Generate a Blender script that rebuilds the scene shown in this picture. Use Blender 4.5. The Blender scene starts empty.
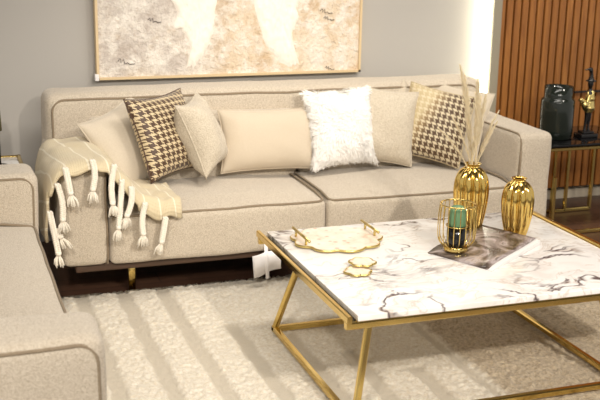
import bpy, bmesh, math, random
from mathutils import Vector, Matrix, noise
C = bpy.context.scene.collection
PI = math.pi
rnd = random.Random(7)

# ---------------------------------------------------------------- camera, world, lights
def make_camera():
    cam = bpy.data.cameras.new('camera'); co = bpy.data.objects.new('camera', cam); C.objects.link(co)
    th, yaw, ro = math.radians(15.02), math.radians(19.47), math.radians(1.03)
    fw = Vector((math.sin(yaw)*math.cos(th), math.cos(yaw)*math.cos(th), -math.sin(th)))
    r0 = Vector((math.cos(yaw), -math.sin(yaw), 0)); u0 = r0.cross(fw)
    r = r0*math.cos(ro)+u0*math.sin(ro); u = -r0*math.sin(ro)+u0*math.cos(ro)
    co.matrix_world = Matrix(((r.x, u.x, -fw.x, 0), (r.y, u.y, -fw.y, 0), (r.z, u.z, -fw.z, 1.6), (0, 0, 0, 1)))
    cam.sensor_width = 36; cam.lens = 36*1037.6/600
    cam.clip_start = .05
    cam.dof.use_dof = True; cam.dof.focus_distance = 4.0; cam.dof.aperture_fstop = 4.5
    bpy.context.scene.camera = co
make_camera()
sc = bpy.context.scene
sc.view_settings.view_transform = 'Standard'; sc.view_settings.look = 'None'
sc.view_settings.gamma = 1; sc.view_settings.use_curve_mapping = False
sc.view_settings.exposure = 0.06
w = bpy.data.worlds.new('showroom'); sc.world = w; w.use_nodes = True
w.node_tree.nodes['Background'].inputs[0].default_value = (1, .95, .88, 1)
w.node_tree.nodes['Background'].inputs[1].default_value = .68

def spot(name, loc, target, power, size, blend, radius, col):
    l = bpy.data.lights.new(name, 'SPOT'); l.energy = power; l.spot_size = math.radians(size); l.spot_blend = blend
    l.shadow_soft_size = radius; l.color = col
    o = bpy.data.objects.new(name, l); C.objects.link(o); o.location = loc
    o.rotation_euler = (Vector(target)-Vector(loc)).to_track_quat('-Z', 'Y').to_euler()
def area(name, loc, target, power, sx, sy, col):
    l = bpy.data.lights.new(name, 'AREA'); l.shape = 'RECTANGLE'; l.size = sx; l.size_y = sy; l.energy = power; l.color = col
    o = bpy.data.objects.new(name, l); C.objects.link(o); o.location = loc
    o.rotation_euler = (Vector(target)-Vector(loc)).to_track_quat('-Z', 'Y').to_euler()
WARM = (1, .92, .81)
spot('track_spot_key', (1.9, -.5, 2.85), (1.75, 3.5, .3), 475, 44, .8, .09, WARM)
spot('track_spot_wall', (1.9, 3.3, 2.9), (1.6, 5.1, .95), 84, 60, .9, .06, WARM)
spot('fill_spot_left', (-.5, .2, 2.85), (.1, 3.4, .4), 260, 50, .9, .10, WARM)  # added fill to brighten the armchair and left side, no known fixture
spot('track_spot_right', (3.6, 3.4, 2.9), (3.5, 5.1, .8), 95, 60, .9, .06, WARM)
area('fill_area_front', (.7, .3, 2.9), (.7, 2.4, .4), 85, 2.0, 1.0, (1, .94, .86))  # added front fill from above the camera, not a real ceiling panel
area('fill_area_middle', (1.9, 3.6, 2.9), (1.9, 3.6, 0), 45, 2.4, .5, (1, .94, .86))  # soft overhead fill added to lift the whole scene, not a fixture

# ---------------------------------------------------------------- materials
def lin(c):
    return tuple(((v/255)/12.92 if v/255 <= .04045 else ((v/255+.055)/1.055)**2.4) for v in c)+(1,)
class NT:
    def __init__(s, name):
        s.m = bpy.data.materials.new(name); s.m.use_nodes = True; s.t = s.m.node_tree
        s.b = s.t.nodes['Principled BSDF']
    def n(s, typ, **kw):
        x = s.t.nodes.new(typ)
        for k, v in kw.items():
            if k.startswith('i_'): x.inputs[int(k[2:]) if k[2:].isdigit() else k[2:].replace('_', ' ')].default_value = v
            else: setattr(x, k, v)
        return x
    def l(s, a, b): s.t.links.new(a, b)
    def math(s, op, a, b=None, c=None):
        x = s.n('ShaderNodeMath', operation=op)
        for i, v in enumerate((a, b, c)):
            if v is None: continue
            if isinstance(v, (int, float)): x.inputs[i].default_value = v
            else: s.l(v, x.inputs[i])
        return x.outputs[0]
    def mix(s, fac, a, b):
        x = s.n('ShaderNodeMix', data_type='RGBA')
        for i, v in ((0, fac), (6, a), (7, b)):
            if isinstance(v, (int, float, tuple)): x.inputs[i].default_value = v
            else: s.l(v, x.inputs[i])
        return x.outputs[2]
    def ramp(s, fac, stops):
        x = s.n('ShaderNodeValToRGB'); e = x.color_ramp.elements
        while len(e) < len(stops): e.new(.5)
        for el, (p, c) in zip(e, stops): el.position = p; el.color = c
        s.l(fac, x.inputs[0]); return x.outputs[0]
    def coord(s, kind='Object', scale=(1, 1, 1)):
        t = s.n('ShaderNodeTexCoord'); mp = s.n('ShaderNodeMapping'); mp.inputs['Scale'].default_value = scale
        s.l(t.outputs[kind], mp.inputs[0]); return mp.outputs[0]
    def noise(s, vec, scale, detail=3, rough=.5, dist=0):
        x = s.n('ShaderNodeTexNoise'); x.inputs['Scale'].default_value = scale; x.inputs['Detail'].default_value = detail
        x.inputs['Roughness'].default_value = rough; x.inputs['Distortion'].default_value = dist
        s.l(vec, x.inputs['Vector']); return x.outputs['Fac']
    def bump(s, h, strength, dist):
        x = s.n('ShaderNodeBump'); x.inputs['Strength'].default_value = strength; x.inputs['Distance'].default_value = dist
        s.l(h, x.inputs['Height']); s.l(x.outputs[0], s.b.inputs['Normal'])
    def set(s, **kw):
        for k, v in kw.items(): s.b.inputs[k.replace('_', ' ')].default_value = v
        return s
def simple(name, col, rough=.6, metal=0, **kw):
    a = NT(name); a.set(Base_Color=lin(col), Roughness=rough, Metallic=metal, **kw); return a.m
def fabric(name, c1, c2, scale, bstr=.5, sheen=.25):
    a = NT(name); v = a.coord()
    vo = a.n('ShaderNodeTexVoronoi'); vo.inputs['Scale'].default_value = scale; a.l(v, vo.inputs['Vector'])
    no = a.noise(v, scale*.45, 4, .65)
    f = a.math('ADD', a.math('MULTIPLY', vo.outputs['Distance'], .55), a.math('MULTIPLY', no, .6))
    a.l(a.ramp(f, [(.3, lin(c1)), (.75, lin(c2))]), a.b.inputs['Base Color'])
    a.set(Roughness=.95, Sheen_Weight=sheen, Specular_IOR_Level=.2)
    a.bump(a.math('SUBTRACT', 1, f), bstr, .004)
    return a.m
M = {}
M['boucle'] = fabric('boucle_fabric', (217, 206, 189), (182, 169, 150), 260, .8)
M['piping'] = fabric('piping_cord', (150, 135, 114), (132, 117, 97), 300, .3, .1)
M['plain'] = fabric('plain_linen', (208, 197, 179), (194, 182, 163), 420, .25)
M['smooth'] = fabric('smooth_linen', (204, 191, 171), (196, 182, 161), 500, .15)
M['slub'] = fabric('slub_weave', (210, 200, 182), (186, 174, 154), 190, .7)
M['brass'] = simple('polished_brass', (222, 194, 120), .15, 1)
def mk_vase_gold():
    a = NT('gold_glaze'); a.set(Base_Color=lin((220, 188, 108)), Metallic=1, Roughness=.12); return a.m
M['gold'] = mk_vase_gold()
M['old_gold'] = simple('champagne_gold', (222, 200, 130), .3, 1)
M['dark_rail'] = simple('dark_stained_wood', (74, 54, 40), .5)
M['black'] = simple('black_lacquer', (22, 20, 20), .3)
M['white_paper'] = simple('white_card', (232, 228, 226), .8)
M['fur'] = simple('white_fur', (246, 243, 238), .9, 0, Specular_IOR_Level=.1)
M['tassel'] = fabric('white_yarn', (248, 243, 232), (232, 222, 204), 500, .4)
M['trim'] = simple('grey_trim', (150, 142, 124), .6)

def mk_wall():
    a = NT('grey_plaster'); v = a.coord()
    n1 = a.noise(v, 1.5, 4); n2 = a.noise(v, 60, 3)
    a.l(a.mix(n1, lin((178, 174, 168)), lin((170, 166, 160))), a.b.inputs['Base Color'])
    a.set(Roughness=.85); a.bump(n2, .12, .003); return a.m
M['wall'] = mk_wall()
def mk_floor():
    a = NT('dark_wood_floor'); v = a.coord()
    br = a.n('ShaderNodeTexBrick'); a.l(v, br.inputs['Vector'])
    br.inputs['Scale'].default_value = 1; br.inputs['Brick Width'].default_value = 1.2; br.inputs['Row Height'].default_value = .15
    br.inputs['Mortar Size'].default_value = .003
    br.inputs['Color1'].default_value = lin((88, 62, 48)); br.inputs['Color2'].default_value = lin((108, 78, 60)); br.inputs['Mortar'].default_value = lin((40, 28, 22))
    mp = a.coord('Object', (2, 30, 1)); g = a.noise(mp, 2.2, 6, .6, .6)
    a.l(a.mix(a.math('MULTIPLY', g, .6), br.outputs['Color'], lin((52, 34, 26))), a.b.inputs['Base Color'])
    a.set(Roughness=.38); a.bump(g, .1, .002); return a.m
M['floor'] = mk_floor()
def mk_slat():
    a = NT('orange_teak'); v = a.coord('Object', (18, 18, 1.2)); g = a.noise(v, 2.5, 6, .6, 1.2)
    st = a.coord('Object', (20, .01, .01)); n2 = a.noise(st, 1.0, 2)
    c = a.ramp(g, [(.25, lin((134, 82, 34))), (.55, lin((170, 110, 50))), (.8, lin((196, 136, 70)))])
    a.l(a.mix(a.math('MULTIPLY', n2, .5), c, lin((120, 74, 34))), a.b.inputs['Base Color'])
    a.set(Roughness=.45); a.bump(g, .1, .002); return a.m
M['slat'] = mk_slat()
def mk_marble():
    a = NT('white_marble'); v = a.coord()
    d = a.noise(v, 2.6, 3, .5); dm = a.n('ShaderNodeVectorMath', operation='SCALE'); dm.inputs[3].default_value = .34
    cn = a.n('ShaderNodeCombineXYZ'); a.l(d, cn.inputs[0]); a.l(a.noise(v, 3.1, 3), cn.inputs[1]); a.l(cn.outputs[0], dm.inputs[0])
    av = a.n('ShaderNodeVectorMath', operation='ADD'); a.l(v, av.inputs[0]); a.l(dm.outputs[0], av.inputs[1])
    def vein(scale, rot, lo, hi):
        mp = a.n('ShaderNodeMapping'); mp.inputs['Rotation'].default_value = (0, 0, rot); mp.inputs['Scale'].default_value = (1, 2.2, 1)
        a.l(av.outputs[0], mp.inputs[0])
        n = a.noise(mp.outputs[0], scale, 5, .55)
        e = a.math('ABSOLUTE', a.math('SUBTRACT', n, .5))
        return a.ramp(e, [(lo, (1, 1, 1, 1)), (hi, (0, 0, 0, 1))])
    v1 = vein(2.4, -.75, .004, .022); v2 = vein(1.7, -.5, .0, .06); patch = a.ramp(a.noise(v, 2.4, 3), [(.44, (0, 0, 0, 1)), (.56, (1, 1, 1, 1))])
    base = a.mix(a.math('MULTIPLY', v2, .45), lin((238, 236, 234)), lin((206, 196, 188)))
    base = a.mix(a.math('MULTIPLY', a.math('MULTIPLY', v1, patch), .95), base, lin((82, 66, 68)))
    v3 = vein(4.5, -1.0, .0, .018)
    base = a.mix(a.math('MULTIPLY', v3, .35), base, lin((170, 140, 110)))
    a.l(base, a.b.inputs['Base Color']); a.set(Roughness=.16, Specular_IOR_Level=.35); return a.m
M['marble'] = mk_marble()
def mk_hound(name, dark, light, rep, foil):
    a = NT(name); t = a.n('ShaderNodeTexCoord'); sp = a.n('ShaderNodeSeparateXYZ'); a.l(t.outputs['UV'], sp.inputs[0])
    u = a.math('MULTIPLY', sp.outputs[0], rep); v = a.math('MULTIPLY', sp.outputs[1], rep)
    A = a.math('LESS_THAN', a.math('FRACT', u), .60); B = a.math('LESS_THAN', a.math('FRACT', v), .60)
    T = a.math('LESS_THAN', a.math('FRACT', a.math('MULTIPLY', a.math('ADD', u, v), 2)), .5)
    f = a.math('ADD', a.math('MULTIPLY', T, A), a.math('MULTIPLY', a.math('SUBTRACT', 1, T), B))
    a.l(a.mix(f, lin(light), lin(dark)), a.b.inputs['Base Color'])
    a.l(a.math('SUBTRACT', .8, a.math('MULTIPLY', f, .8-foil)), a.b.inputs['Roughness'])
    a.set(Sheen_Weight=.2); a.bump(f, .3, .002); return a.m
M['hound'] = mk_hound('houndstooth_weave', (70, 44, 22), (204, 186, 150), 13, .5)
def mk_foil():
    # houndstooth over cream; the dark teeth grow paler towards the upper left
    a = NT('fading_houndstooth'); t = a.n('ShaderNodeTexCoord'); sp = a.n('ShaderNodeSeparateXYZ'); a.l(t.outputs['UV'], sp.inputs[0])
    u = a.math('MULTIPLY', sp.outputs[0], 12); v = a.math('MULTIPLY', sp.outputs[1], 12)
    A = a.math('LESS_THAN', a.math('FRACT', u), .60); B = a.math('LESS_THAN', a.math('FRACT', v), .60)
    T = a.math('LESS_THAN', a.math('FRACT', a.math('MULTIPLY', a.math('ADD', u, v), 2)), .5)
    f = a.math('ADD', a.math('MULTIPLY', T, A), a.math('MULTIPLY', a.math('SUBTRACT', 1, T), B))
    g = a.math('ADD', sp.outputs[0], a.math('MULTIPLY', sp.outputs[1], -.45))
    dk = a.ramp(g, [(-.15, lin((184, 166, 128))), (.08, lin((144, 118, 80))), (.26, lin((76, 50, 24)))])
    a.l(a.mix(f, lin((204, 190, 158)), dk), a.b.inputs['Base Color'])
    a.set(Roughness=.6, Sheen_Weight=.2); a.bump(f, .3, .002); return a.m
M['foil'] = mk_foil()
def mk_throw():
    a = NT('cream_knit'); t = a.n('ShaderNodeTexCoord'); sp = a.n('ShaderNodeSeparateXYZ'); a.l(t.outputs['UV'], sp.inputs[0])
    wv = a.math('SINE', a.math('MULTIPLY', sp.outputs[1], 500)); wu = a.math('SINE', a.math('MULTIPLY', sp.outputs[0], 700))
    h = a.math('ADD', wv, wu)
    ln = a.math('LESS_THAN', a.math('ABSOLUTE', a.math('SUBTRACT', a.math('FRACT', a.math('ADD', a.math('MULTIPLY', sp.outputs[0], 11), a.math('MULTIPLY', sp.outputs[1], .9))), .5)), .045)
    n = a.noise(a.coord(), 40, 3)
    c = a.mix(n, lin((218, 204, 172)), lin((204, 188, 154)))
    a.l(a.mix(ln, c, lin((234, 224, 200))), a.b.inputs['Base Color'])
    a.set(Roughness=.95, Sheen_Weight=.2); a.bump(a.math('ADD', h, a.math('MULTIPLY', ln, 3)), .35, .002); return a.m
M['throw'] = mk_throw()
def mk_rug():
    a = NT('cream_shag'); v = a.coord(); at = a.n('ShaderNodeAttribute', attribute_name='pile')
    n = a.noise(v, 70, 4, .7); n2 = a.noise(v, 3, 3)
    nr = a.ramp(n, [(.36, (0, 0, 0, 1)), (.62, (1, 1, 1, 1))])
    pile = a.mix(nr, lin((228, 214, 188)), lin((250, 242, 226)))
    flat = a.mix(n, lin((206, 194, 172)), lin((220, 208, 186)))
    sepa = a.n('ShaderNodeSeparateColor'); a.l(at.outputs['Color'], sepa.inputs[0])
    c = a.mix(sepa.outputs[0], flat, pile)
    c = a.mix(a.math('MULTIPLY', sepa.outputs[1], .9), c, a.mix(nr, lin((158, 134, 100)), lin((212, 192, 158))))
    a.l(c, a.b.inputs['Base Color']); a.set(Roughness=1, Sheen_Weight=.3)
    a.bump(a.noise(v, 110, 5, .75), .9, .012); return a.m
M['rug'] = mk_rug()
def mk_canvas():
    a = NT('painted_canvas'); v = a.coord(); n = a.noise(v, 3.4, 9, .68, .6); n2 = a.noise(v, 14, 6, .7); n3 = a.noise(v, 40, 5, .7, .5)
    sx = a.n('ShaderNodeSeparateXYZ'); a.l(v, sx.inputs[0])
    side = a.ramp(a.math('ADD', sx.outputs[0], a.math('MULTIPLY', n, .5)), [(.0, (0, 0, 0, 1)), (.22, (1, 1, 1, 1))])
    left = a.ramp(n, [(.34, lin((206, 188, 164))), (.5, lin((214, 204, 194))), (.66, lin((190, 176, 164)))])
    right = a.ramp(n, [(.34, lin((206, 174, 134))), (.5, lin((232, 212, 184))), (.66, lin((244, 232, 214)))])
    c = a.mix(side, left, right)
    c = a.mix(a.ramp(n2, [(.44, (0, 0, 0, 1)), (.62, (.85, .85, .85, 1))]), c, lin((248, 241, 230)))
    c = a.mix(a.ramp(n3, [(.60, (0, 0, 0, 1)), (.72, (.6, .6, .6, 1))]), c, lin((168, 138, 104)))
    a.l(c, a.b.inputs['Base Color'])
    a.set(Roughness=.7); a.bump(a.math('ADD', n3, n2), .8, .02); return a.m
M['canvas'] = mk_canvas()
def mk_impasto():
    a = NT('white_impasto'); v = a.coord(); n = a.noise(v, 30, 6, .65)
    a.l(a.mix(n, lin((236, 224, 206)), lin((255, 252, 246))), a.b.inputs['Base Color']); a.set(Roughness=.6); a.bump(n, .6, .01); return a.m
M['impasto'] = mk_impasto()
def mk_agate():
    a = NT('pink_agate'); v = a.coord(); n = a.noise(v, 14, 5, .6, .6); vo = a.n('ShaderNodeTexVoronoi'); vo.inputs['Scale'].default_value = 22; a.l(v, vo.inputs[0])
    c = a.ramp(n, [(.35, lin((242, 234, 220))), (.6, lin((234, 216, 196))), (.8, lin((214, 164, 134)))])
    spots = a.ramp(vo.outputs['Distance'], [(.12, (1, 1, 1, 1)), (.25, (0, 0, 0, 1))])
    a.l(a.mix(a.math('MULTIPLY', spots, .6), c, lin((206, 140, 112))), a.b.inputs['Base Color']); a.set(Roughness=.25); return a.m
M['agate'] = mk_agate()
def mk_cover():
    a = NT('magazine_print'); v = a.coord('Object', (1, 1, 1)); n = a.noise(v, 7, 4, .55, 1.5)
    a.l(a.ramp(n, [(.3, lin((40, 34, 30))), (.42, lin((92, 80, 72))), (.52, lin((146, 132, 126))), (.58, lin((182, 170, 168))), (.68, lin((84, 68, 56)))]), a.b.inputs['Base Color'])
    a.set(Roughness=.22); return a.m
M['cover'] = mk_cover()
def mk_glass(name, col, rough=.05, t=.9):
    a = NT(name); a.set(Base_Color=lin(col), Roughness=rough, Transmission_Weight=t, IOR=1.45); return a.m
M['smoke_glass'] = mk_glass('smoked_green_glass', (38, 44, 38), .15, .35)
M['black_glass'] = simple('black_glass', (14, 14, 16), .06)
M['led'] = NT('led_strip').m
_b = M['led'].node_tree.nodes['Principled BSDF']; _b.inputs['Emission Color'].default_value = (1, .93, .72, 1); _b.inputs['Emission Strength'].default_value = 12
M['green'] = simple('green_wax', (98, 134, 96), .4)
M['grass'] = simple('dried_straw', (222, 204, 164), .9)
M['plume'] = simple('dried_plume', (232, 218, 186), .95)
M['ink'] = simple('dark_ink', (60, 48, 44), .7)
M['olive'] = simple('olive_shade', (96, 88, 60), .7)

# ---------------------------------------------------------------- helpers
def link(name, me, mat, parent=None, smooth=True):
    if mat is not None: me.materials.append(mat)
    o = bpy.data.objects.new(name, me); C.objects.link(o)
    if parent: o.parent = parent; o.matrix_parent_inverse = parent.matrix_world.inverted() if False else Matrix.Translation(-Vector(parent['_base']) if '_base' in parent else Vector())
    if smooth:
        for p in me.polygons: p.use_smooth = True
    return o
def obj(name, vf, mat, parent=None, smooth=True):
    """geometry is given in world coordinates; a child is expressed relative to its thing's base"""
    vs, fs = vf
    base = BASE.get(parent.name if parent else None, Vector())
    if parent is None and smooth is not None:
        cx = sum(v[0] for v in vs)/len(vs); cy = sum(v[1] for v in vs)/len(vs); cz = min(v[2] for v in vs)
        base = Vector((cx, cy, cz))
    me = bpy.data.meshes.new(name); me.from_pydata([tuple(Vector(v)-base) for v in vs], [], fs); me.update()
    me.materials.append(mat)
    o = bpy.data.objects.new(name, me); C.objects.link(o)
    if parent is None: o.location = base
    else: o.parent = parent
    BASE[o.name] = base
    if smooth:
        for p in me.polygons: p.use_smooth = True
    return o
BASE = {}
def thing(name, label, cat, loc, group=None):
    o = bpy.data.objects.new(name, None); C.objects.link(o); o.location = loc; o.empty_display_size = .1
    BASE[o.name] = Vector(loc); o['label'] = label; o['category'] = cat
    if group: o['group'] = group
    return o
def tag(o, label, cat, group=None):
    o['label'] = label; o['category'] = cat
    if group: o['group'] = group
    return o
def structure(name, vf, mat, smooth=False):
    o = obj(name, vf, mat, None, smooth); o['kind'] = 'structure'; return o
def uvs(o, fn):
    me = o.data; lay = me.uv_layers.new(name='UVMap')
    for lp in me.loops: lay.data[lp.index].uv = fn(lp.vertex_index)

def join(*parts):
    V, F = [], []
    for v, f in parts:
        k = len(V); V += list(v); F += [tuple(i+k for i in q) for q in f]
    return V, F
def xf(vf, mat): return [mat @ Vector(v) for v in vf[0]], vf[1]
def box(x0, x1, y0, y1, z0, z1):
    V = [(x, y, z) for x in (x0, x1) for y in (y0, y1) for z in (z0, z1)]
    return V, [(0, 1, 3, 2), (4, 6, 7, 5), (0, 4, 5, 1), (2, 3, 7, 6), (0, 2, 6, 4), (1, 5, 7, 3)]
def axis_samples(a, b, r, step):
    k = 4; n = max(2, int((b-a-2*r)/step))
    s = [a+r*(1-math.cos(i/k*PI/2)) for i in range(k)] + [a+r+(b-a-2*r)*i/n for i in range(n+1)]
    return s+[b-r*(1-math.cos((k-1-i)/k*PI/2)) for i in range(k)]
def rbox(x0, x1, y0, y1, z0, z1, r, step=.06, deform=None):
    """box with rounded edges, gridded so it can be crowned and wrinkled"""
    X, Y, Z = axis_samples(x0, x1, r, step), axis_samples(y0, y1, r, step), axis_samples(z0, z1, r, step)
    ids, V, F = {}, [], []
    lo = Vector((x0+r, y0+r, z0+r)); hi = Vector((x1-r, y1-r, z1-r))
    def vid(i, j, k):
        if (i, j, k) not in ids:
            p = Vector((X[i], Y[j], Z[k])); q = Vector([min(max(p[a], lo[a]), hi[a]) for a in range(3)])
            d = p-q
            # spread the corner samples evenly around the arc
            if d.length > 1e-9: p = q+d.normalized()*r
            if deform: p = deform(p)
            ids[(i, j, k)] = len(V); V.append(p)
        return ids[(i, j, k)]
    nx, ny, nz = len(X)-1, len(Y)-1, len(Z)-1
    for i in range(nx):
        for j in range(ny):
            F.append((vid(i, j, 0), vid(i, j+1, 0), vid(i+1, j+1, 0), vid(i+1, j, 0)))
            F.append((vid(i, j, nz), vid(i+1, j, nz), vid(i+1, j+1, nz), vid(i, j+1, nz)))
    for i in range(nx):
        for k in range(nz):
            F.append((vid(i, 0, k), vid(i+1, 0, k), vid(i+1, 0, k+1), vid(i, 0, k+1)))
            F.append((vid(i, ny, k), vid(i, ny, k+1), vid(i+1, ny, k+1), vid(i+1, ny, k)))
    for j in range(ny):
        for k in range(nz):
            F.append((vid(0, j, k), vid(0, j, k+1), vid(0, j+1, k+1), vid(0, j+1, k)))
            F.append((vid(nx, j, k), vid(nx, j+1, k), vid(nx, j+1, k+1), vid(nx, j, k+1)))
    return V, F
def tube(pts, r, n=8, closed=False, rfn=None):
    P = [Vector(p) for p in pts]; V, F = [], []; m = len(P)
    up = None
    for i, p in enumerate(P):
        if closed: t = P[(i+1) % m]-P[i-1]
        else: t = P[min(i+1, m-1)]-P[max(i-1, 0)]
        t.normalize()
        if up is None: up = t.orthogonal().normalized()
        up = (up-t*up.dot(t))
        up = up.normalized() if up.length > 1e-6 else t.orthogonal().normalized()
        s = t.cross(up); rr = rfn(i/(m-1)) if rfn else r
        for k in range(n):
            a = 2*PI*k/n; V.append(p+(up*math.cos(a)+s*math.sin(a))*rr)
    for i in range(m if closed else m-1):
        j = (i+1) % m
        for k in range(n): F.append((i*n+k, i*n+(k+1) % n, j*n+(k+1) % n, j*n+k))
    if not closed: F.append(tuple(range(n))[::-1]); F.append(tuple((m-1)*n+k for k in range(n)))
    return V, F
def sqbar(a, b, wdt, hgt=None, up=(0, 0, 1)):
    """square-section bar from a to b"""
    a, b = Vector(a), Vector(b); t = (b-a).normalized(); u = Vector(up)
    if abs(t.dot(u)) > .95: u = Vector((0, 1, 0))
    s = t.cross(u).normalized(); u = s.cross(t); hgt = hgt or wdt; ch = min(wdt, hgt)*.18
    prof = []
    for sx, sy in ((1, 1), (-1, 1), (-1, -1), (1, -1)):
        x, y = sx*wdt/2, sy*hgt/2
        q = [(x, y-sy*ch), (x-sx*ch, y)]
        prof += q if sx*sy > 0 else q[::-1]
    V = [a+s*x+u*y for x, y in prof]+[b+s*x+u*y for x, y in prof]; n = 8
    return V, [(k, (k+1) % n, n+(k+1) % n, n+k) for k in range(n)]+[tuple(range(n))[::-1], tuple(range(n, 2*n))]
def lathe(prof, cx, cy, z0, n=40, rfn=None):
    V, F = [], []
    for r, z in prof:
        for k in range(n):
            a = 2*PI*k/n; rr = r*(rfn(a, z) if rfn else 1)
            V.append((cx+rr*math.cos(a), cy+rr*math.sin(a), z0+z))
    for i in range(len(prof)-1):
        for k in range(n): F.append((i*n+k, i*n+(k+1) % n, (i+1)*n+(k+1) % n, (i+1)*n+k))
    if prof[0][0] > 1e-6: F.append(tuple(range(n))[::-1])
    if prof[-1][0] > 1e-6: F.append(tuple((len(prof)-1)*n+k for k in range(n)))
    return V, F
def rloop(u0, u1, v0, v1, r, fn, n=6, open_bottom=False):
    """rounded rectangle of points in a plane; fn maps (u, v) to 3-D"""
    P = []
    for cu, cv, a0 in ((u1-r, v0+r, -PI/2), (u1-r, v1-r, 0), (u0+r, v1-r, PI/2), (u0+r, v0+r, PI)):
        for i in range(n+1):
            a = a0+PI/2*i/n; P.append((cu+r*math.cos(a), cv+r*math.sin(a)))
    Q = []
    for i, (a, b) in enumerate(P):                                  # densify the straight runs
        c, d = P[(i+1) % len(P)]; L = math.hypot(c-a, d-b); k = max(1, int(L/.08))
        for j in range(k): Q.append(fn(a+(c-a)*j/k, b+(d-b)*j/k))
    return Q
def catmull(pts, n):
    P = [Vector(p) for p in pts]; P = [P[0]*2-P[1]]+P+[P[-1]*2-P[-2]]; out = []
    m = len(P)-3
    for s in range(n+1):
        t = s/n*m; i = min(int(t), m-1); t -= i; a, b, c, d = P[i:i+4]
        out.append(.5*((2*b)+(c-a)*t+(2*a-5*b+4*c-d)*t*t+(3*b-a-3*c+d)*t**3))
    return out
def nz(p, s, o=0): return noise.noise(Vector((p[0]*s+o, p[1]*s+o*1.7, p[2]*s-o)))

# ---------------------------------------------------------------- setting
structure('floor', box(-2.5, 5.5, -1.2, 5.25, -.05, 0), M['floor'])
structure('wall_back', box(-2.5, 2.915, 5.2, 5.35, 0, 3.0), M['wall'])
structure('wall_right', join(box(2.915, 5.5, 5.28, 5.40, 0, 3.0)), M['black'])
# the teak slats of the right-hand wall: one panel, its slats are its pattern
sl = []
x = 2.967; k = 0
while x < 5.4:
    wd = .0375; sl.append(rbox(x, x+wd, 5.13, 5.20, .10, 3.0, .004, 1.0)); x += .0485; k += 1
o = structure('wall_slats', join(*sl), M['slat'], True)
structure('trim_1', box(2.915, 2.965, 5.10, 5.28, 0, 3.0), M['trim'])
structure('trim_2', join(box(3.485, 5.5, 5.112, 5.1295, .668, .677)), M['black'])
structure('baseboard_right', box(3.0, 5.5, 5.235, 5.279, 0, .055), simple('pale_skirting', (206, 194, 172), .6))
led = structure('trim_3', box(2.900, 2.9145, 5.125, 5.175, .05, 3.0), M['led'])
structure('ceiling', box(-2.5, 5.5, -1.2, 5.35, 3.0, 3.1), simple('charcoal_ceiling', (120, 116, 112), .8))

# ---------------------------------------------------------------- rug
def make_rug():
    x0, x1, y0, y1, st = -.2, 2.86, 1.95, 4.322, .0075
    nx, ny = int((x1-x0)/st), int((y1-y0)/st)
    stripes = [(.34, 1.6, 4.4), (.52, 1.6, 4.4), (.70, 1.6, 4.4), (.875, 1.6, 4.4), (1.06, 1.6, 3.80), (1.25, 1.6, 3.66), (1.41, 1.6, 3.42), (1.60, 1.6, 3.2), (1.775, 1.6, 4.1), (2.36, 1.6, 4.4)]
    V, F, col = [], [], []
    for i in range(nx+1):
        for j in range(ny+1):
            x = x0+(x1-x0)*i/nx; y = y0+(y1-y0)*j/ny
            wob = .006*noise.noise(Vector((x*9, y*9, 3)))+.004*noise.noise(Vector((x*40, y*40, 5)))
            pile = 1.0
            for sx, a, b in stripes:
                hw = .024 if sx != 1.775 else .012
                if a < y < b+wob*4:
                    d = abs(x+wob*1.6-sx)-hw; pile = min(pile, max(0, min(1, d/.012)))
            dark = max(0, min(1, (x+wob-1.80)/.03))
            if dark > 0:                                            # the carved, dotted right-hand half
                row = abs(((y*1.0+x*.15) % .26)-.13)
                g = noise.noise(Vector((x*34, y*34, 0)))
                if row < .035: pile = min(pile, .35+.65*(g > .1))
                pile *= .55+.45*(noise.noise(Vector((x*18, y*30, 2))) > -.1)
            e = min(x1-x, y1-y)
            z = .006+pile*(.008+.004*noise.noise(Vector((x*28, y*28, 0))))+(.25+.75*pile)*.0085*noise.noise(Vector((x*60, y*60, 7)))
            if i in (0, nx) or j in (0, ny): z = .0005
            elif j == ny-1: z = min(z, .009)
            k_ = max(0, (j-ny+8)/8); y += k_*(.022*noise.noise(Vector((x*42, 0, 1)))+.012*noise.noise(Vector((x*110, 0, 1))))
            
            V.append((x, y, z)); col.append((pile, dark, 0, 1))
    for i in range(nx):
        for j in range(ny):
            a = i*(ny+1)+j; F.append((a, a+ny+1, a+ny+2, a+1))
    # shaggy tufts along the edge by the sofa
    base = len(V)
    for k in range(620):
        x = x0+(x1-x0)*rnd.random(); y = y1-.006; L = .012+.018*rnd.random(); a = rnd.uniform(-.8, .8); wd = .006
        b = len(V); V += [(x-wd, y-.012, .010), (x+wd, y-.012, .010), (x+L*math.sin(a), y+L*math.cos(a), .003), (x, y, .018)]
        F += [(b, b+1, b+2), (b, b+3, b+2), (b+1, b+2, b+3)]; col += [(1, 0, 0, 1)]*4
    o = obj('area_rug', (V, F), M['rug'])
    at = o.data.color_attributes.new('pile', 'FLOAT_COLOR', 'POINT')
    for i, c in enumerate(col): at.data[i].color = c
    tag(o, 'large cream shag rug with carved flat stripes under the coffee table', 'rug')
make_rug()

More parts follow.
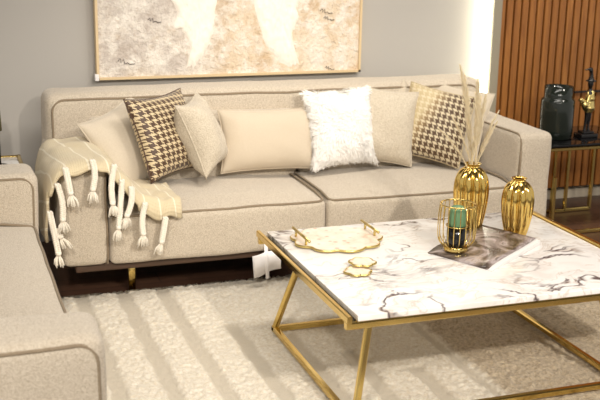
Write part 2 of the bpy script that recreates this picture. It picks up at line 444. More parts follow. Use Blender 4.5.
# ---------------------------------------------------------------- sofa
SX0, SX1, SY, SB, AZ, BZ, SEAT = .44, 2.785, 4.22, 5.05, .60, .82, .385
def make_sofa():
    t = thing('sofa', 'long beige boucle three-seat sofa along the back wall', 'sofa', ((SX0+SX1)/2, (SY+SB)/2, 0))
    mid = 1.625; ix0, ix1 = .64, 2.60
    def wob(p, s=6, a=.005): return p+Vector((nz(p, s, 1), nz(p, s, 9), nz(p, s, 4)))*a
    obj('base_rail', rbox(.50, 2.72, 4.26, 5.0, .135, .175, .008, .3), M['dark_rail'], t)
    for (a, b) in ((ix0, mid-.002), (mid+.002, ix1)):
        def df(p, a=a, b=b):
            u = (p.x-a)/(b-a); v = (p.y-SY)/(4.92-SY)
            c = max(0, 4*u*(1-u))**.5*max(0, min(1, v*5))
            if p.z > SEAT-.06: p = p+Vector((0, 0, .03*c*(p.z-SEAT+.06)/.06))
            if v < .1: p = p+Vector((0, -.012*max(0, 4*u*(1-u))**.5, 0))
            return wob(p, 5, .006)
        s = obj('seat_cushion', rbox(a, b, SY, 4.92, .172, SEAT, .028, .035, df), M['boucle'], t)
        pts = rloop(a+.012, b-.012, SY+.010, 4.90, .03, lambda u, v: (u, v, 0))
        pts = [(p[0], p[1]-(.010*max(0, 4*(p[0]-a)/(b-a)*(1-(p[0]-a)/(b-a)))**.5 if p[1] < SY+.1 else 0), SEAT-.003+.018*max(0, min(1, (p[1]-SY)/.14))) for p in pts]
        pts = [wob(Vector(p), 5, .006) for p in pts]
        obj('piping', tube(pts, .0058, 6, True), M['piping'], s)
    # back rest: slab across the full width
    bk = obj('backrest', rbox(SX0+.015, SX1-.075, 4.80, SB, .172, BZ, .055, .05, lambda p: wob(p, 4, .008)), M['boucle'], t)
    pts = [wob(Vector(p), 4, .008) for p in rloop(SX0+.045, SX1-.105, .30, BZ-.03, .06, lambda u, v: (u, 4.806, v))]
    obj('piping', tube(pts, .006, 6, True), M['piping'], bk)
    for (a, b) in ((ix0, 1.66), (1.664, ix1)):                       # loose back cushions
        def df(p, a=a, b=b):
            u = (p.x-a)/(b-a); c = max(0, 4*u*(1-u))**.4
            lean = (p.z-.40)*.16
            return wob(p+Vector((0, lean-.03*c*(p.y < 4.75), .012*c*(p.z > .6))), 5, .010)
        obj('back_cushion', rbox(a, b, 4.715, 4.81, .38, .705, .04, .04, df), M['boucle'], t)
    for (a, b, side) in ((SX0, ix0, -1), (ix1, SX1, 1)):
        az = AZ if side < 0 else .645
        ar = obj('arm', rbox(a, b, SY, 4.95, .172, az, .035, .04, lambda p: wob(p, 5, .006)), M['boucle'], t)
        xi = b-.010 if side < 0 else a+.010
        pts = [wob(Vector(p), 5, .006) for p in rloop(SY+.012, 4.80, .36, az-.010, .04, lambda u, v: (xi, u, v))]
        obj('piping', tube(pts, .0055, 6, True), M['piping'], ar)
        pf = [wob(Vector(p), 5, .006) for p in [(xi, SY+.008, z) for z in (.18, .25, .32, .38, .45, .5, .56)]]
        obj('piping', tube(pf, .0055, 6), M['piping'], ar)
    for x in (.755, 2.45):
        for y in (4.365, 4.93):
            lg = obj('leg', sqbar((x, y, 0), (x, y, .14), .03, .03), M['dark_rail'], t)
            obj('brass_facing', sqbar((x-.002, y-.020, 0), (x-.002, y-.020, .172), .012, .030, (1, 0, 0)), M['brass'], lg)
make_sofa()

# ---------------------------------------------------------------- armchair in the foreground
def make_armchair():
    fx, y0, y1 = .335, 2.37, 4.13+.22; bx = -.62
    t = thing('armchair', 'beige boucle armchair cut off by the left edge, blurred in the foreground', 'armchair', ((fx+bx)/2, (y0+y1)/2, 0))
    def wob(p, s=6, a=.005): return p+Vector((nz(p, s, 11), nz(p, s, 19), nz(p, s, 14)))*a
    obj('base_rail', rbox(bx+.06, fx-.05, y0+.06, y1-.06, .13, .175, .008, .3), M['dark_rail'], t)
    def df(p):
        u = (p.y-y0-.2)/(y1-y0-.4); v = (fx-p.x)/(fx-bx)
        if p.z > .36: p = p+Vector((0, 0, .035*max(0, 4*u*(1-u))**.5*min(1, max(0, v*6))))
        return wob(p, 5, .007)
    s = obj('seat_cushion', rbox(bx+.2, fx, y0+.22, y1-.225, .172, .405, .028, .05, df), M['boucle'], t)
    pts = [wob(Vector((p[0], p[1], .402+.02*max(0, min(1, (fx-p[0])/.14)))), 5, .007) for p in rloop(bx+.22, fx-.010, y0+.235, y1-.24, .03, lambda u, v: (u, v))]
    obj('piping', tube(pts, .0058, 6, True), M['piping'], s)
    for a, b, yp in ((y0, y0+.23, y0+.008), (y1-.23, y1, y1-.222)):
        ar = obj('arm', rbox(bx+.1, fx+.012, a, b, .172, .615, .04, .05, lambda p: wob(p, 5, .006)), M['boucle'], t)
        for yy in (a+.006, b-.006):
            pts = [wob(Vector(p), 5, .006) for p in rloop(bx+.14, fx-.010, .20, .595, .05, lambda u, v: (u, yy, v))]
            obj('piping', tube(pts, .0055, 6, True), M['piping'], ar)
    obj('backrest', rbox(bx-.02, bx+.22, y0+.01, y1-.01, .172, .80, .055, .06, lambda p: wob(p, 4, .008)), M['boucle'], t)
    for x in (bx+.1, fx-.1):
        for y in (y0+.3, y1-.3): obj('leg', sqbar((x, y, .018), (x, y, .135), .03), M['brass'], t)
make_armchair()

# ---------------------------------------------------------------- pillows
def pillow_geo(w, h, t, N=26, pinch=.07, wr=.006, seed=0):
    V, F = [], []; idx = {}
    def pos(u, v, s):
        k = 1-pinch*(1-abs(v)**2.2) if True else 1
        x = w/2*u*(1-pinch*(1-v*v)*abs(u)**2); z = h/2*v*(1-pinch*(1-u*u)*abs(v)**2)
        f = max(0, (1-abs(u)**2.6)*(1-abs(v)**2.6))**.55
        # soft folds running in from the corners
        q = Vector((x*9+seed, z*9, s*2)); wn = noise.noise(q)*wr*1.6+abs(noise.noise(q*2.1))*wr
        edge = min(1, f*2.2)
        y = s*(t/2*f)+wn*edge*(s)
        return (x, y, z)
    for s in (-1, 1):
        for i in range(N+1):
            for j in range(N+1):
                rim = i in (0, N) or j in (0, N)
                key = (i, j) if rim else (i, j, s)
                if key not in idx:
                    u = math.sin((i/N-.5)*PI)*.55+(2*i/N-1)*.45; v = math.sin((j/N-.5)*PI)*.55+(2*j/N-1)*.45
                    idx[key] = len(V); V.append(pos(u, v, s))
    g = lambda i, j, s: idx[(i, j)] if (i in (0, N) or j in (0, N)) else idx[(i, j, s)]
    for s in (-1, 1):
        for i in range(N):
            for j in range(N):
                q = (g(i, j, s), g(i+1, j, s), g(i+1, j+1, s), g(i, j+1, s)); F.append(q if s < 0 else q[::-1])
    return V, F
def pmat(c, yaw, lean, roll):
    return Matrix.Translation(c) @ Matrix.Rotation(math.radians(yaw), 4, 'Z') @ Matrix.Rotation(math.radians(-lean), 4, 'X') @ Matrix.Rotation(math.radians(roll), 4, 'Y')
def pillow(label, mat, c, w, h, t, yaw, lean, roll, seed=0, wr=.006, pinch=.07, welt=True, group=None):
    g = pillow_geo(w, h, t, 26, pinch, wr, seed); m = pmat(c, yaw, lean, roll)
    th = thing('throw_pillow', label, 'pillow', c)
    cv = obj('cover', xf(g, m), mat, th)
    uvs(cv, lambda i: (g[0][i][0]/w+.5, g[0][i][2]/h+.5))
    if welt:
        pts = []; n = 14
        for (a, b), (d, e) in (((-1, -1), (1, -1)), ((1, -1), (1, 1)), ((1, 1), (-1, 1)), ((-1, 1), (-1, -1))):
            for i in range(n):
                u = a+(d-a)*i/n; v = b+(e-b)*i/n
                pts.append(m @ Vector((w/2*u*(1-pinch*(1-v*v)*abs(u)**2), 0, h/2*v*(1-pinch*(1-u*u)*abs(v)**2))))
        sm = obj('seam', tube(pts, .0035, 6, True), mat, th)
        uvs(sm, lambda i: (.02, .02))
    return th
pillow('plain pale beige pillow leaning in the left corner behind the houndstooth one', M['plain'], (.80, 4.67, .585), .40, .40, .15, 36, 24, -14, 1, .006, .12)
pillow('square brown and cream houndstooth pillow near the left arm', M['hound'], (.975, 4.62, .645), .41, .39, .15, 40, 22, 0, 2, .004, .11)
pillow('crumpled beige pillow turned sideways against the houndstooth pillow', M['slub'], (1.135, 4.60, .64), .27, .36, .17, 54, 22, -5, 3, .011, .15)
pillow('wide smooth tan lumbar pillow in the middle of the sofa', M['smooth'], (1.485, 4.665, .585), .50, .30, .14, 2, 14, 1, 4, .004, .08)
pillow('textured beige square pillow right of the white fur pillow', M['slub'], (2.10, 4.665, .62), .29, .375, .15, -14, 14, 6, 6, .005)
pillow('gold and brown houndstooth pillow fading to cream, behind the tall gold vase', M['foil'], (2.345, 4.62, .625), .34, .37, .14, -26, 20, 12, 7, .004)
pillow('plain off-white pillow tucked into the right corner of the sofa', M['plain'], (2.50, 4.70, .61), .33, .38, .12, -48, 18, 6, 8)
pillow('olive beige pillow with only its top corner showing above the back cushions', M['plain'], (2.255, 4.785, .63), .28, .28, .05, 0, 8, 45, 9, .002)
def fur_pillow():
    c = (1.85, 4.655, .63); w, h, t = .33, .36, .15; m = pmat(c, 3, 16, -2)
    th = thing('throw_pillow', 'fluffy white fur pillow at the centre of the sofa', 'pillow', c)
    g = pillow_geo(w, h, t, 26, .06, .003, 5); obj('cover', xf(g, m), M['fur'], th)
    V, F = [], []; r = random.Random(3); P = [Vector(v) for v in g[0]]
    for f in g[1]:
        a, b, c_, d = [P[i] for i in f]; nrm = (c_-a).cross(d-b)
        if nrm.length < 1e-9: continue
        nrm.normalize()
        if nrm.y > .55: continue
        for k in range(10):
            s, q = r.random(), r.random(); p = a*(1-s)*(1-q)+b*s*(1-q)+c_*s*q+d*(1-s)*q
            cl = noise.noise_vector(p*20)*1.1
            rad = Vector((p.x/w, 0, p.z/h))*1.2
            tg = rad+cl+Vector((0, 0, -.3))+Vector((r.uniform(-.4, .4), r.uniform(-.4, .4), r.uniform(-.4, .4)))
            tg = tg-nrm*tg.dot(nrm)
            rim = max(abs(p.x)/(w/2), abs(p.z)/(h/2))
            dr = (tg.normalized()+nrm*r.uniform(.25, .6)).normalized()
            L = r.uniform(.020, .044); side = dr.cross(nrm)
            if side.length < 1e-5: continue
            side = side.normalized()*.0022; up_ = nrm*.003
            e = p+dr*L-nrm*L*.15; mid = p+dr*L*.55
            i0 = len(V)
            V += [p-side, p+up_, p+side, mid-side*.8, mid+up_*.7, mid+side*.8, e]
            F += [(i0, i0+1, i0+4, i0+3), (i0+1, i0+2, i0+5, i0+4), (i0+3, i0+4, i0+6), (i0+4, i0+5, i0+6)]
    obj('fur', xf((V, F), m), M['fur'], th)
fur_pillow()

# ---------------------------------------------------------------- throw blanket with tassels
def make_throw():
    t = thing('throw_blanket', 'cream fringed throw blanket draped over the left sofa arm', 'blanket', (.55, 4.45, AZ))
    sec = [(.392, .27, 4.30, 4.62), (.392, .42, 4.22, 4.67), (.405, .55, 4.175, 4.70), (.455, .615, 4.165, 4.71), (.55, .624, 4.165, 4.70), (.635, .618, 4.165, 4.66),
           (.690, .565, 4.172, 4.60), (.745, .495, 4.176, 4.57), (.805, .450, 4.172, 4.56), (.88, .440, 4.172, 4.53), (.945, .436, 4.19, 4.49)]
    NU, NV = 70, 34
    A = catmull([(a, b, c) for a, b, c, d in sec], NU); B = catmull([(a, b, d) for a, b, c, d in sec], NU)
    V, F, uv = [], [], []
    for i in range(NU+1):
        u = i/NU
        for j in range(NV+1):
            v = j/NV
            y = A[i].z+(B[i].z-A[i].z)*v; x, z = A[i].x, A[i].y
            fold = .011*math.sin(u*21+v*2.2+1.5*noise.noise(Vector((u*4, v*3, 0))))+.010*noise.noise(Vector((u*7, v*5, 4)))
            nx, nzv = (-.9, .2) if u < .18 else ((-.3, .95) if u < .35 else ((.2, 1) if u < .55 else (.5, .8) if u < .75 else (0, 1)))
            x += nx*abs(fold)*.6; z += nzv*abs(fold)
            drop = max(0, 1-v/.09)                                   # front hem curls down over the edge
            over = 0 if u < .18 else 1
            z -= drop**2*(.030+.022*(u > .5)+.008*math.sin(u*40))*over; y -= .014*drop*over*(1-drop*.5)
            if u > .72:                                              # hangs over the seat edge on the right
                z -= drop**2*.020
            V.append((x, y, z)); uv.append((u, v))
    for i in range(NU):
        for j in range(NV):
            a = i*(NV+1)+j; F.append((a, a+NV+1, a+NV+2, a+1))
    o = obj('blanket', (V, F), M['throw'], t); uvs(o, lambda i: uv[i])
    so = o.modifiers.new('thick', 'SOLIDIFY'); so.thickness = .012; so.offset = 0
    # braided tassels along the front hem
    ts = [((.392, .449), (.426, .219), -.01), ((.428, .560), (.448, .359), 0), ((.418, .37), (.452, .290), 0), ((.463, .624), (.485, .467), 0), ((.572, .650), (.566, .478), 0),
          ((.661, .625), (.642, .413), 0), ((.690, .560), (.662, .307), 0), ((.728, .527), (.695, .357), 0), ((.785, .454), (.765, .272), 0), ((.869, .385), (.837, .230), 0)]
    for k, (a, b, dy) in enumerate(ts):
        y = 4.143+dy; p0 = Vector((a[0], y+.01, a[1])); p1 = Vector((b[0], y-.004, b[1])); L = (p1-p0).length
        n = 40; parts = []
        tail = .052; q = p1-(p1-p0).normalized()*tail
        bow = Vector((.010*math.sin(k*2.1), 0, 0))
        mid = lambda s: p0.lerp(q, s)+bow*math.sin(s*PI)
        for s3 in range(3):
            pts = []
            for i in range(n+1):
                s = i/n; ph = s*L/.036*2*PI+s3*2*PI/3
                pts.append(mid(s)+Vector((.0085*math.sin(ph), .0055*math.sin(2*ph), 0)))
            parts.append(tube(pts, .0056, 6))
        br = obj('tassel', join(*parts), M['tassel'], t)
        d = (p1-p0).normalized(); tp = [tube([q-d*.008, q, q+d*.006], .0115, 8)]
        r = random.Random(k)
        for s in range(22):
            a_ = r.uniform(0, 2*PI); rr = r.uniform(.003, .027)
            e = q+d*tail*r.uniform(.8, 1.1)+Vector((rr*math.cos(a_), rr*.6*math.sin(a_), 0))
            tp.append(tube([q, (q+e)/2+Vector((rr*.3*math.cos(a_), 0, 0)), e], .0028, 5))
        obj('tassel_end', join(*tp), M['tassel'], br)
make_throw()

# paper tag hanging from the sofa front
def make_tag():
    t = thing('price_tag', 'blank white paper tag hanging below the sofa seat front', 'tag', (1.33, 4.235, .07))
    def sheet(P, bend): 
        V, F = [], []; n = 8
        for i in range(n+1):
            s = i/n
            for q in (0, 1):
                a = Vector(P[0]).lerp(Vector(P[1]), s) if q == 0 else Vector(P[3]).lerp(Vector(P[2]), s)
                V.append(a+Vector((0, -bend*math.sin(s*PI), 0)))
        for i in range(n): F.append((2*i, 2*i+2, 2*i+3, 2*i+1))
        return V, F
    for P, b in ((((1.262, 4.190, .165), (1.330, 4.200, .180), (1.332, 4.200, .080), (1.270, 4.188, .062)), .01),
                 (((1.328, 4.198, .178), (1.392, 4.185, .182), (1.394, 4.182, .098), (1.334, 4.198, .082)), -.008)):
        o = obj('card', sheet(P, b), M['white_paper'], t); o.modifiers.new('s', 'SOLIDIFY').thickness = .001
    o = obj('ribbon', sheet(((1.320, 4.204, .215), (1.336, 4.204, .215), (1.342, 4.190, .058), (1.326, 4.190, .052)), .004), M['white_paper'], t); o.modifiers.new('s', 'SOLIDIFY').thickness = .001
make_tag()

# ---------------------------------------------------------------- coffee table
TX0, TX1, TY0, TY1, TZ = 1.155, 2.385, 2.805, 3.765, .41
def make_table():
    t = thing('coffee_table', 'marble topped coffee table with a brass tube frame', 'table', (1.77, 3.28, .02))
    obj('marble_top', rbox(TX0+.038, TX1-.030, TY0+.004, TY1-.004, TZ-.020, TZ, .003, .4), M['marble'], t)
    fr = obj('top_frame', join(sqbar((TX0+.009, TY0, TZ-.012), (TX0+.009, TY1+.018, TZ-.012), .017, .026), sqbar((TX1-.012, TY0, TZ-.008), (TX1-.012, TY1+.01, TZ-.008), .026, .030),
        sqbar((TX0, TY0+.014, TZ-.033), (TX1, TY0+.014, TZ-.033), .024, .024), sqbar((TX0, TY1-.014, TZ-.033), (TX1, TY1-.014, TZ-.033), .024, .024),
        sqbar((TX0+.05, TY0+.03, TZ-.034), (TX0+.05, TY1-.03, TZ-.034), .022, .022), sqbar((TX1-.05, TY0+.03, TZ-.034), (TX1-.05, TY1-.03, TZ-.034), .022, .022)), M['brass'], t, False)
    obj('shadow_gap_rail', box(TX0+.018, TX0+.037, TY0+.02, TY1, TZ-.03, TZ-.018), M['black'], t, False)
    x0, x1, y0, y1, z = 1.20, 2.235, 2.83, 3.665, .034; r = .0115
    obj('floor_frame', join(*[sqbar(a, b, 2*r) for a, b in (((x0-r, y0, z), (x1+r, y0, z)), ((x0-r, y1, z), (x1+r, y1, z)), ((x0, y0-r, z), (x0, y1+r, z)), ((x1, y0-r, z), (x1, y1+r, z)))]), M['brass'], t, False)
    for x, dx in ((x0, .065), (x1, -.10)):
        for y in (y0, y1): obj('leg', sqbar((x, y, z+.004), (x+dx, y+(-.13 if y > 3 else .05), TZ-.03), 2*r-.001), M['brass'], t, False)
make_table()

# ---------------------------------------------------------------- things on the coffee table
def fluted_vase(label, cx, cy, H, R, k):
    n = 11
    prof = [(.0, .0), (.60, .0), (.66, .012), (.78, .12), (.92, .32), (1.0, .55), (.99, .68), (.90, .80), (.70, .89), (.46, .94), (.40, .965), (.46, .985), (.50, 1.0), (.43, .998), (.36, .97), (.36, .80), (.0, .78)]
    pts = catmull([(r, z, 0) for r, z in prof], 70)
    P = [(max(0, p.x)*R, p.y*H) for p in pts]
    def rf(a, z):
        s = z/H; amp = .13*(1 if s < .85 else max(.5, 1-(s-.85)*2.5))
        return 1+amp*(abs(math.cos(a*n/2+k))**.6*2-1.4)
    vf = lathe(P, cx, cy, TZ, 132, rf)
    return tag(obj('fluted_vase', vf, M['gold']), label, 'vase')
fluted_vase('tall fluted gold vase holding dried pampas grass', 1.985, 3.565, .275, .066, 0)
fluted_vase('short fluted gold vase standing empty at the right of the tabletop', 2.135, 3.455, .232, .060, .4)
def grass():
    base = Vector((1.985, 3.565, TZ+.225))
    tips = [((1.901, 3.56, 1.078), 'tallest pampas stem, curving to the upper left out of the gold vase', 1.0), ((1.945, 3.60, 1.035), 'upright pampas stem just right of the tallest one', .9), ((1.987, 3.57, 1.018), 'thick pampas stem standing straight in the gold vase', 1.1),
            ((2.012, 3.54, .965), 'pampas stem leaning slightly right in the gold vase', .9), ((2.08, 3.55, .895), 'thin wispy stem leaning furthest right from the vase', .5), ((2.035, 3.62, .94), 'short pampas stem behind, leaning right in the vase', .8),
            ((1.872, 3.55, .885), 'thin straw stem leaning furthest left from the gold vase', .5), ((1.915, 3.52, .93), 'short pampas stem leaning left at the front of the vase', .8), ((1.96, 3.50, .88), 'short pampas stem at the front centre of the vase', .8), ((1.80, 3.52, .845), 'lowest pale straw stem slanting far left over the gold pillow', .45), ((2.045, 3.50, .86), 'short feathery stem at the front right of the vase', .6)]
    for k, (tp, lab, f) in enumerate(tips):
        r = random.Random(k+20); tp = Vector(tp); b = base+Vector((r.uniform(-.012, .012), r.uniform(-.012, .012), -.02))
        c = Vector((b.x+(tp.x-b.x)*.30, b.y+(tp.y-b.y)*.3, b.z+(tp.z-b.z)*.55))
        cur = [b*(1-s)**2+c*2*s*(1-s)+tp*s*s for s in [i/24 for i in range(25)]]
        th = thing('dried_grass', lab, 'dried grass', tuple(b), 'pampas grass in the tall vase')
        obj('stem', tube(cur, .0016, 6, False, lambda s: .0022*(1-.6*s)), M['grass'], th)
        V, F = [], []
        for q in range(int(420*f)):
            s = r.uniform(.35, 1); i = min(23, int(s*24)); p = cur[i].lerp(cur[i+1], s*24-i); d = (cur[i+1]-cur[i]).normalized()
            wdt = .019*f*math.sin(min(1, (s-.33)/.67)**.7*PI)**.7+.003
            o = Vector((r.gauss(0, 1), r.gauss(0, 1), r.gauss(0, .6))).normalized()
            e = p+(d*1.8+o*.8).normalized()*wdt*r.uniform(1.0, 2.4); sd = d.cross(o).normalized()*.0012; j = len(V); m_ = (p+e)/2
            V += [p, m_+sd, e, m_-sd, m_+o*.001]; F += [(j, j+1, j+4), (j+1, j+2, j+4), (j+2, j+3, j+4), (j+3, j, j+4)]
        obj('plume', (V, F), M['plume'], th, False)
grass()
def magazine():
    c0 = Vector((1.687, 3.318, TZ)); c1 = Vector((1.807, 3.08, TZ)); c2 = Vector((2.150, 3.318, TZ)); c3 = c0+c2-c1
    t = thing('magazine', 'glossy magazine lying open-edged beside the candle cage on the marble', 'magazine', tuple((c0+c2)/2))
    def sheet(zs, curl, sh=0, n=20):
        V, F = [], []
        for i in range(n+1):
            for j in range(9):
                s, q = i/n, j/8; p = (c0.lerp(c3, s)).lerp(c1.lerp(c2, s), q)
                z = zs*min(1, s*6+.25)+curl*max(0, s-.55)**2+.004*math.sin(s*PI)
                V.append((p.x+sh*.45, p.y-sh*.89, p.z+z))
        for i in range(n):
            for j in range(8): a = i*9+j; F.append((a, a+9, a+10, a+1))
        return V, F
    # page block: closed slab
    V1, F1 = sheet(.0085, .04, .014); n1 = len(V1); V0 = [(x, y, TZ+.0006) for x, y, z in V1]
    F = list(F1)+[tuple(reversed([i+n1 for i in f])) for f in F1]
    n = 20; rim = [i*9 for i in range(n+1)]+[n*9+j for j in range(1, 9)]+[i*9+8 for i in range(n-1, -1, -1)]+[j for j in range(7, 0, -1)]
    for a, b in zip(rim, rim[1:]+rim[:1]): F.append((a, b, b+n1, a+n1))
    obj('pages', (V1+V0, F), M['white_paper'], t, False)
    cv = obj('cover', sheet(.0105, .05, -.006), M['cover'], t); so = cv.modifiers.new('s', 'SOLIDIFY'); so.thickness = .0012
magazine()
def candle_cage():
    cx, cy = 1.785, 3.295; z0 = TZ+.0145; R = .070
    t = thing('candle_holder', 'round brass wire cage candle holder standing on the magazine', 'candle holder', (cx, cy, z0))
    obj('base', lathe([(.0, 0), (.044, 0), (.045, .003), (.045, .016), (.042, .019), (.0, .019)], cx, cy, z0, 40), M['brass'], t)
    H = .178
    ring = lambda r, z: [(cx+r*math.cos(2*PI*k/48), cy+r*math.sin(2*PI*k/48), z0+z) for k in range(48)]
    obj('top_ring', tube(ring(R*.93, H), .003, 8, True), M['brass'], t)
    obj('inner_ring', tube(ring(.040, .095), .0022, 8, True), M['brass'], t)
    for k in range(20):
        a = 2*PI*k/20
        prof = catmull([(.043, .012, 0), (R*.90, .035, 0), (R, .065, 0), (R, .13, 0), (R*.93, H, 0)], 18)
        obj('wire', tube([(cx+p.x*math.cos(a), cy+p.x*math.sin(a), z0+p.y) for p in prof], .0018, 6), M['brass'], t)
    zc = z0+.0195
    cup = thing('candle_cup', 'dark glass cup with a ribbed green candle inside the wire cage', 'candle', (cx, cy, zc))
    obj('cup', lathe([(.0, 0), (.033, 0), (.036, .004), (.036, .078), (.034, .078), (.033, .008), (.0, .008)], cx, cy, zc, 40), M['black_glass'], cup)
    gp = lathe([(.0, .010), (.030, .010), (.030, .085), (.031, .11), (.029, .135), (.020, .150), (.0, .155)], cx, cy, zc, 60, lambda a, z: 1+.09*math.cos(a*9))
    obj('green_candle', gp, M['green'], cup)
candle_cage()
def scallop(cx, cy, z0, ax, ay, th, n, amp, ph, extra=None):
    N = 96; ring = []
    for k in range(N):
        a = 2*PI*k/N; r = 1+amp*(abs(math.cos(a*n/2+ph))*2-1)+(extra(a) if extra else 0)
        ring.append((cx+ax*r*math.cos(a), cy+ay*r*math.sin(a)))
    V = [(x, y, z0) for x, y in ring]+[(x, y, z0+th) for x, y in ring]
    F = [tuple(range(N))[::-1], tuple(range(N, 2*N))]+[(k, (k+1) % N, N+(k+1) % N, N+k) for k in range(N)]
    return (V, F), [(x, y, z0+th*.5) for x, y in ring]
def tray():
    cx, cy = 1.415, 3.562; t = thing('serving_tray', 'scalloped pink agate tray with gold rim and two gold handles', 'tray', (cx, cy, TZ))
    s, rim = scallop(cx, cy, TZ+.004, .168, .150, .010, 9, .07, .6, lambda a: .02*math.sin(3*a))
    obj('agate_slab', s, M['agate'], t, False)
    obj('gold_rim', tube(rim, .0052, 8, True), M['old_gold'], t)
    for x, a, b in ((1.268, 3.645, 3.490), (1.565, 3.665, 3.530)):
        pts = [(x, a, TZ+.012), (x, a, TZ+.034), (x, a-.004, TZ+.038), (x, b+.004, TZ+.038), (x, b, TZ+.034), (x, b, TZ+.012)]
        h = obj('handle', join(tube([(x, a+.018, TZ+.038), (x, b-.018, TZ+.038)], .0055, 10), tube([(x, a-.02, TZ+.010), (x, a-.02, TZ+.038)], .005, 8), tube([(x, b+.02, TZ+.010), (x, b+.02, TZ+.038)], .005, 8)), M['old_gold'], t)
    for k, (x, y, z, lab) in enumerate(((1.348, 3.190, TZ+.003, 'lower agate coaster with gold rim nearer the front of the table'), (1.390, 3.250, TZ+.0145, 'upper agate coaster with gold rim overlapping the one in front'))):
        q = thing('coaster', lab, 'coaster', (x, y, z), 'agate coasters on the marble')
        s, rim = scallop(x, y, z, .044, .044, .006, 6, .10, .3+k)
        obj('agate_slab', s, M['agate'], q, False); obj('gold_rim', tube(rim, .0042, 8, True), M['old_gold'], q)
tray()

# ---------------------------------------------------------------- painting
def painting():
    y = 5.155; x0, x1, z0, z1 = .745, 2.150, .825, 1.75
    t = thing('wall_painting', 'large framed abstract canvas of two white wings on beige', 'painting', ((x0+x1)/2, y+.03, z0))
    obj('canvas', box(x0+.012, x1-.012, y, y+.035, z0+.012, z1-.012), M['canvas'], t, False)
    fw = .012
    obj('frame', join(box(x0, x1, y-.012, y+.04, z0, z0+fw), box(x0, x1, y-.012, y+.04, z1-fw, z1), box(x0, x0+fw, y-.012, y+.04, z0, z1), box(x1-fw, x1, y-.012, y+.04, z0, z1)), simple('pale_wood_frame', (214, 190, 150), .5), t, False)
    # wings in relief
    for out in ([(1.195, .865), (1.25, .89), (1.30, .96), (1.335, 1.04), (1.345, 1.14), (1.36, 1.28), (1.33, 1.45), (1.20, 1.50), (1.10, 1.38), (1.12, 1.24), (1.155, 1.14), (1.13, 1.075), (1.175, 1.06), (1.205, 1.02), (1.213, .97), (1.203, .90)],
                [(1.775, .862), (1.70, .885), (1.63, .965), (1.585, 1.07), (1.55, 1.21), (1.56, 1.38), (1.64, 1.52), (1.78, 1.50), (1.86, 1.36), (1.80, 1.24), (1.795, 1.12), (1.765, 1.02), (1.785, .93), (1.80, .88)]):
        ox = oz = 0
        c = catmull([(a, b, 0) for a, b in out+out[:1]], 90)[:-1]
        cen = Vector((1.268 if out[0][0] < 1.5 else 1.69, 1.13, 0)); V, F = [], []; R = 14
        for i in range(R+1):
            for k, p in enumerate(c):
                q = cen.lerp(p, i/R*(1+(.10*noise.noise(Vector((p.x*22, p.y*22, ox)))+.12*noise.noise(Vector((p.x*75, p.y*75, ox))))*(i/R)))
                h = .0115*(1-(i/R)**6)*(1+.5*noise.noise(Vector((q.x*60, q.y*26, ox)))) if i < R else -.001
                V.append((ox+q.x, y-h, oz+q.y))
        n = len(c)
        for i in range(R):
            for k in range(n): F.append((i*n+k, i*n+(k+1) % n, (i+1)*n+(k+1) % n, (i+1)*n+k))
        obj('wing', (V, F), M['impasto'], t)
    for ox, oz, k in ((.850, .895, 1), (1.005, 1.10, .8), (1.915, 1.135, .8), (1.935, 1.10, .7), (1.950, .840, .6)):
        st = [(0, .02), (.014, .034), (.016, .012), (.03, .030), (.034, .006), (.05, .012), (.06, .002), (.085, .006)]
        obj('ink_scribble', tube([(ox+a*k, y-.003, oz+b*k) for a, b in st], .0017, 6), M['ink'], t)
    obj('corner_guard', rbox(x0-.010, x0+.010, y-.015, y+.02, z0-.004, z0+.030, .003, .2), M['white_paper'], t)
painting()

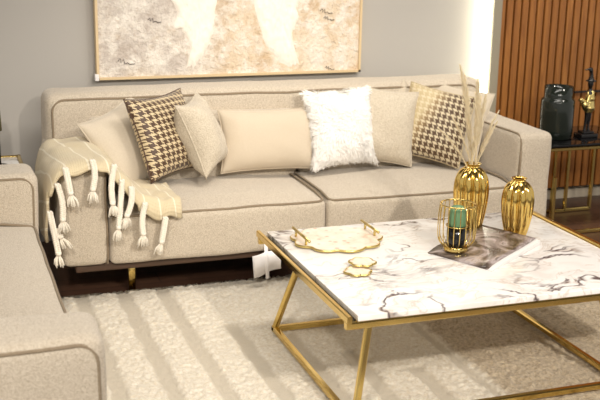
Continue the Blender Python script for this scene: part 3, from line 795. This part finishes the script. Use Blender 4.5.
# ---------------------------------------------------------------- side table at the right, vase and figurine on it
def side_table():
    x0, x1, y0, y1, h = 2.93, 3.55, 4.535, 4.985, .50
    t = thing('side_table', 'square side table with black glass top and nested brass legs', 'table', ((x0+x1)/2, (y0+y1)/2, 0))
    obj('glass_top', rbox(x0, x1, y0, y1, h-.012, h, .003, .4), M['black_glass'], t)
    b = .020
    obj('top_frame', join(*[sqbar(p, q, b) for p, q in (((x0+.01, y0+.015, h-.024), (x1-.01, y0+.015, h-.024)), ((x0+.01, y1-.015, h-.024), (x1-.01, y1-.015, h-.024)), ((x0+.015, y0, h-.024), (x0+.015, y1, h-.024)), ((x1-.015, y0, h-.024), (x1-.015, y1, h-.024)))]), M['brass'], t, False)
    fr = lambda P: join(*[sqbar(p, q, b) for p, q in zip(P, P[1:])])
    for P in ([(3.29, 4.96, h-.03), (3.29, 4.96, .012), (3.06, 4.60, .012), (3.06, 4.60, .31)],
              [(3.375, 4.955, h-.03), (3.375, 4.955, .012), (3.30, 4.955, .012)],
              [(3.06, 4.56, .012), (3.545, 4.56, .012), (3.545, 4.56, h-.03)],
              [(2.95, 4.56, h-.03), (2.95, 4.56, .012), (3.06, 4.56, .012)],
              [(2.95, 4.96, h-.03), (2.95, 4.96, .012), (3.29, 4.96, .012)],
              [(3.545, 4.96, h-.03), (3.545, 4.96, .012), (3.375, 4.96, .012)]):
        obj('leg', fr(P), M['brass'], t, False)
    cx, cy = 3.118, 4.72
    P = [(.0, 0), (.080, 0), (.086, .006), (.089, .05), (.090, .14), (.089, .200), (.086, .212), (.076, .218), (.075, .226), (.076, .280), (.072, .280), (.071, .222), (.084, .2), (.084, .05), (.078, .012), (.0, .012)]
    tag(obj('glass_vase', lathe(P, cx, cy, h, 48), M['smoke_glass']), 'dark smoked glass vase with stepped neck on the side table', 'vase')
    fx, fy = 3.296, 4.70
    f = thing('figurine', 'black and gold standing figurine beside the smoked glass vase', 'figurine', (fx, fy, h))
    obj('base', rbox(fx-.052, fx+.052, fy-.04, fy+.04, h, h+.022, .004, .1), M['black'], f)
    obj('base_step', rbox(fx-.034, fx+.034, fy-.028, fy+.028, h+.022, h+.034, .003, .1), M['black'], f)
    def skin(pts, n=10):
        out = []
        c = catmull([p[:3] for p in pts], 26); rr = catmull([(p[3], 0, 0) for p in pts], 26)
        return tube(c, 1, n, False, lambda s: max(.0008, rr[int(round(s*26))].x))
    z = h+.03
    legs = join(skin([(fx-.010, fy, z, .010), (fx-.010, fy, z+.03, .007), (fx-.004, fy, z+.075, .011), (fx-.002, fy, z+.14, .017)]),
                skin([(fx+.014, fy, z, .010), (fx+.010, fy, z+.03, .007), (fx+.012, fy, z+.075, .011), (fx+.006, fy, z+.14, .017)]))
    obj('body', join(legs, skin([(fx+.002, fy, z+.12, .02), (fx+.004, fy, z+.17, .022), (fx+.006, fy, z+.21, .018), (fx+.006, fy, z+.232, .008), (fx+.004, fy, z+.25, .014), (fx+.004, fy, z+.268, .015), (fx+.004, fy, z+.282, .006)])), M['black'], f)
    V, F = skin([(fx+.0, fy, z+.105, .024), (fx+.003, fy, z+.13, .034), (fx+.004, fy, z+.16, .027), (fx+.006, fy, z+.19, .026), (fx+.006, fy, z+.222, .013)], 16)
    V = [Vector(v)+Vector((nz(v, 60), nz(v, 60, 3), nz(v, 60, 6)))*.008 for v in V]
    arm = skin([(fx-.008, fy-.02, z+.20, .010), (fx-.03, fy-.03, z+.165, .010), (fx-.06, fy-.03, z+.172, .013), (fx-.075, fy-.03, z+.185, .012)])
    drum = skin([(fx-.045, fy-.03, z+.13, .008), (fx-.042, fy-.03, z+.15, .022), (fx-.03, fy-.03, z+.165, .014)])
    obj('gold_robe', join((V, F), arm, drum), M['old_gold'], f)
    # brimmed hat with a bird-like crest
    obj('hat', join(lathe([(.0, 0), (.026, .0), (.028, .004), (.016, .010), (.012, .024), (.0, .028)], fx+.004, fy, z+.272, 20), skin([(fx+.006, fy, z+.29, .010), (fx+.004, fy, z+.315, .008), (fx-.004, fy, z+.335, .012), (fx-.018, fy, z+.337, .006), (fx-.04, fy, z+.334, .002)])), M['black'], f)
side_table()

# ---------------------------------------------------------------- table and lamp at the far left, behind the armchair
def left_table():
    x0, x1, y0, y1, h = -.05, .35, 4.62, 5.02, .50
    t = thing('end_table', 'small brass framed end table between armchair and back wall', 'table', ((x0+x1)/2, (y0+y1)/2, 0))
    b = .018
    obj('top', rbox(x0+b, x1-b, y0+b, y1-b, h-.02, h-.006, .002, .3), M['marble'], t)
    obj('top_frame', join(*[sqbar(p, q, b) for p, q in (((x0, y0+b/2, h-.009), (x1, y0+b/2, h-.009)), ((x0, y1-b/2, h-.009), (x1, y1-b/2, h-.009)), ((x0+b/2, y0, h-.009), (x0+b/2, y1, h-.009)), ((x1-b/2, y0, h-.009), (x1-b/2, y1, h-.009)))]), M['brass'], t, False)
    for x in (x0+b/2, x1-b/2):
        for y in (y0+b/2, y1-b/2): obj('leg', sqbar((x, y, 0), (x, y, h-.017), b), M['brass'], t, False)
    lx, ly = .225, 4.80
    l = thing('table_lamp', 'slim black table lamp with olive shade at the left edge', 'lamp', (lx, ly, h-.006))
    obj('base', lathe([(.0, 0), (.055, 0), (.055, .008), (.0, .012)], lx, ly, h-.006, 32), M['black'], l)
    obj('pole', tube([(lx+.02, ly, h), (lx+.02, ly, h+.20)], .004, 8), M['black'], l)
    obj('lamp_shade', lathe([(.03, .16), (.045, .165), (.042, .25), (.03, .29), (.026, .29)], lx-.01, ly, h, 32), M['olive'], l)
left_table()
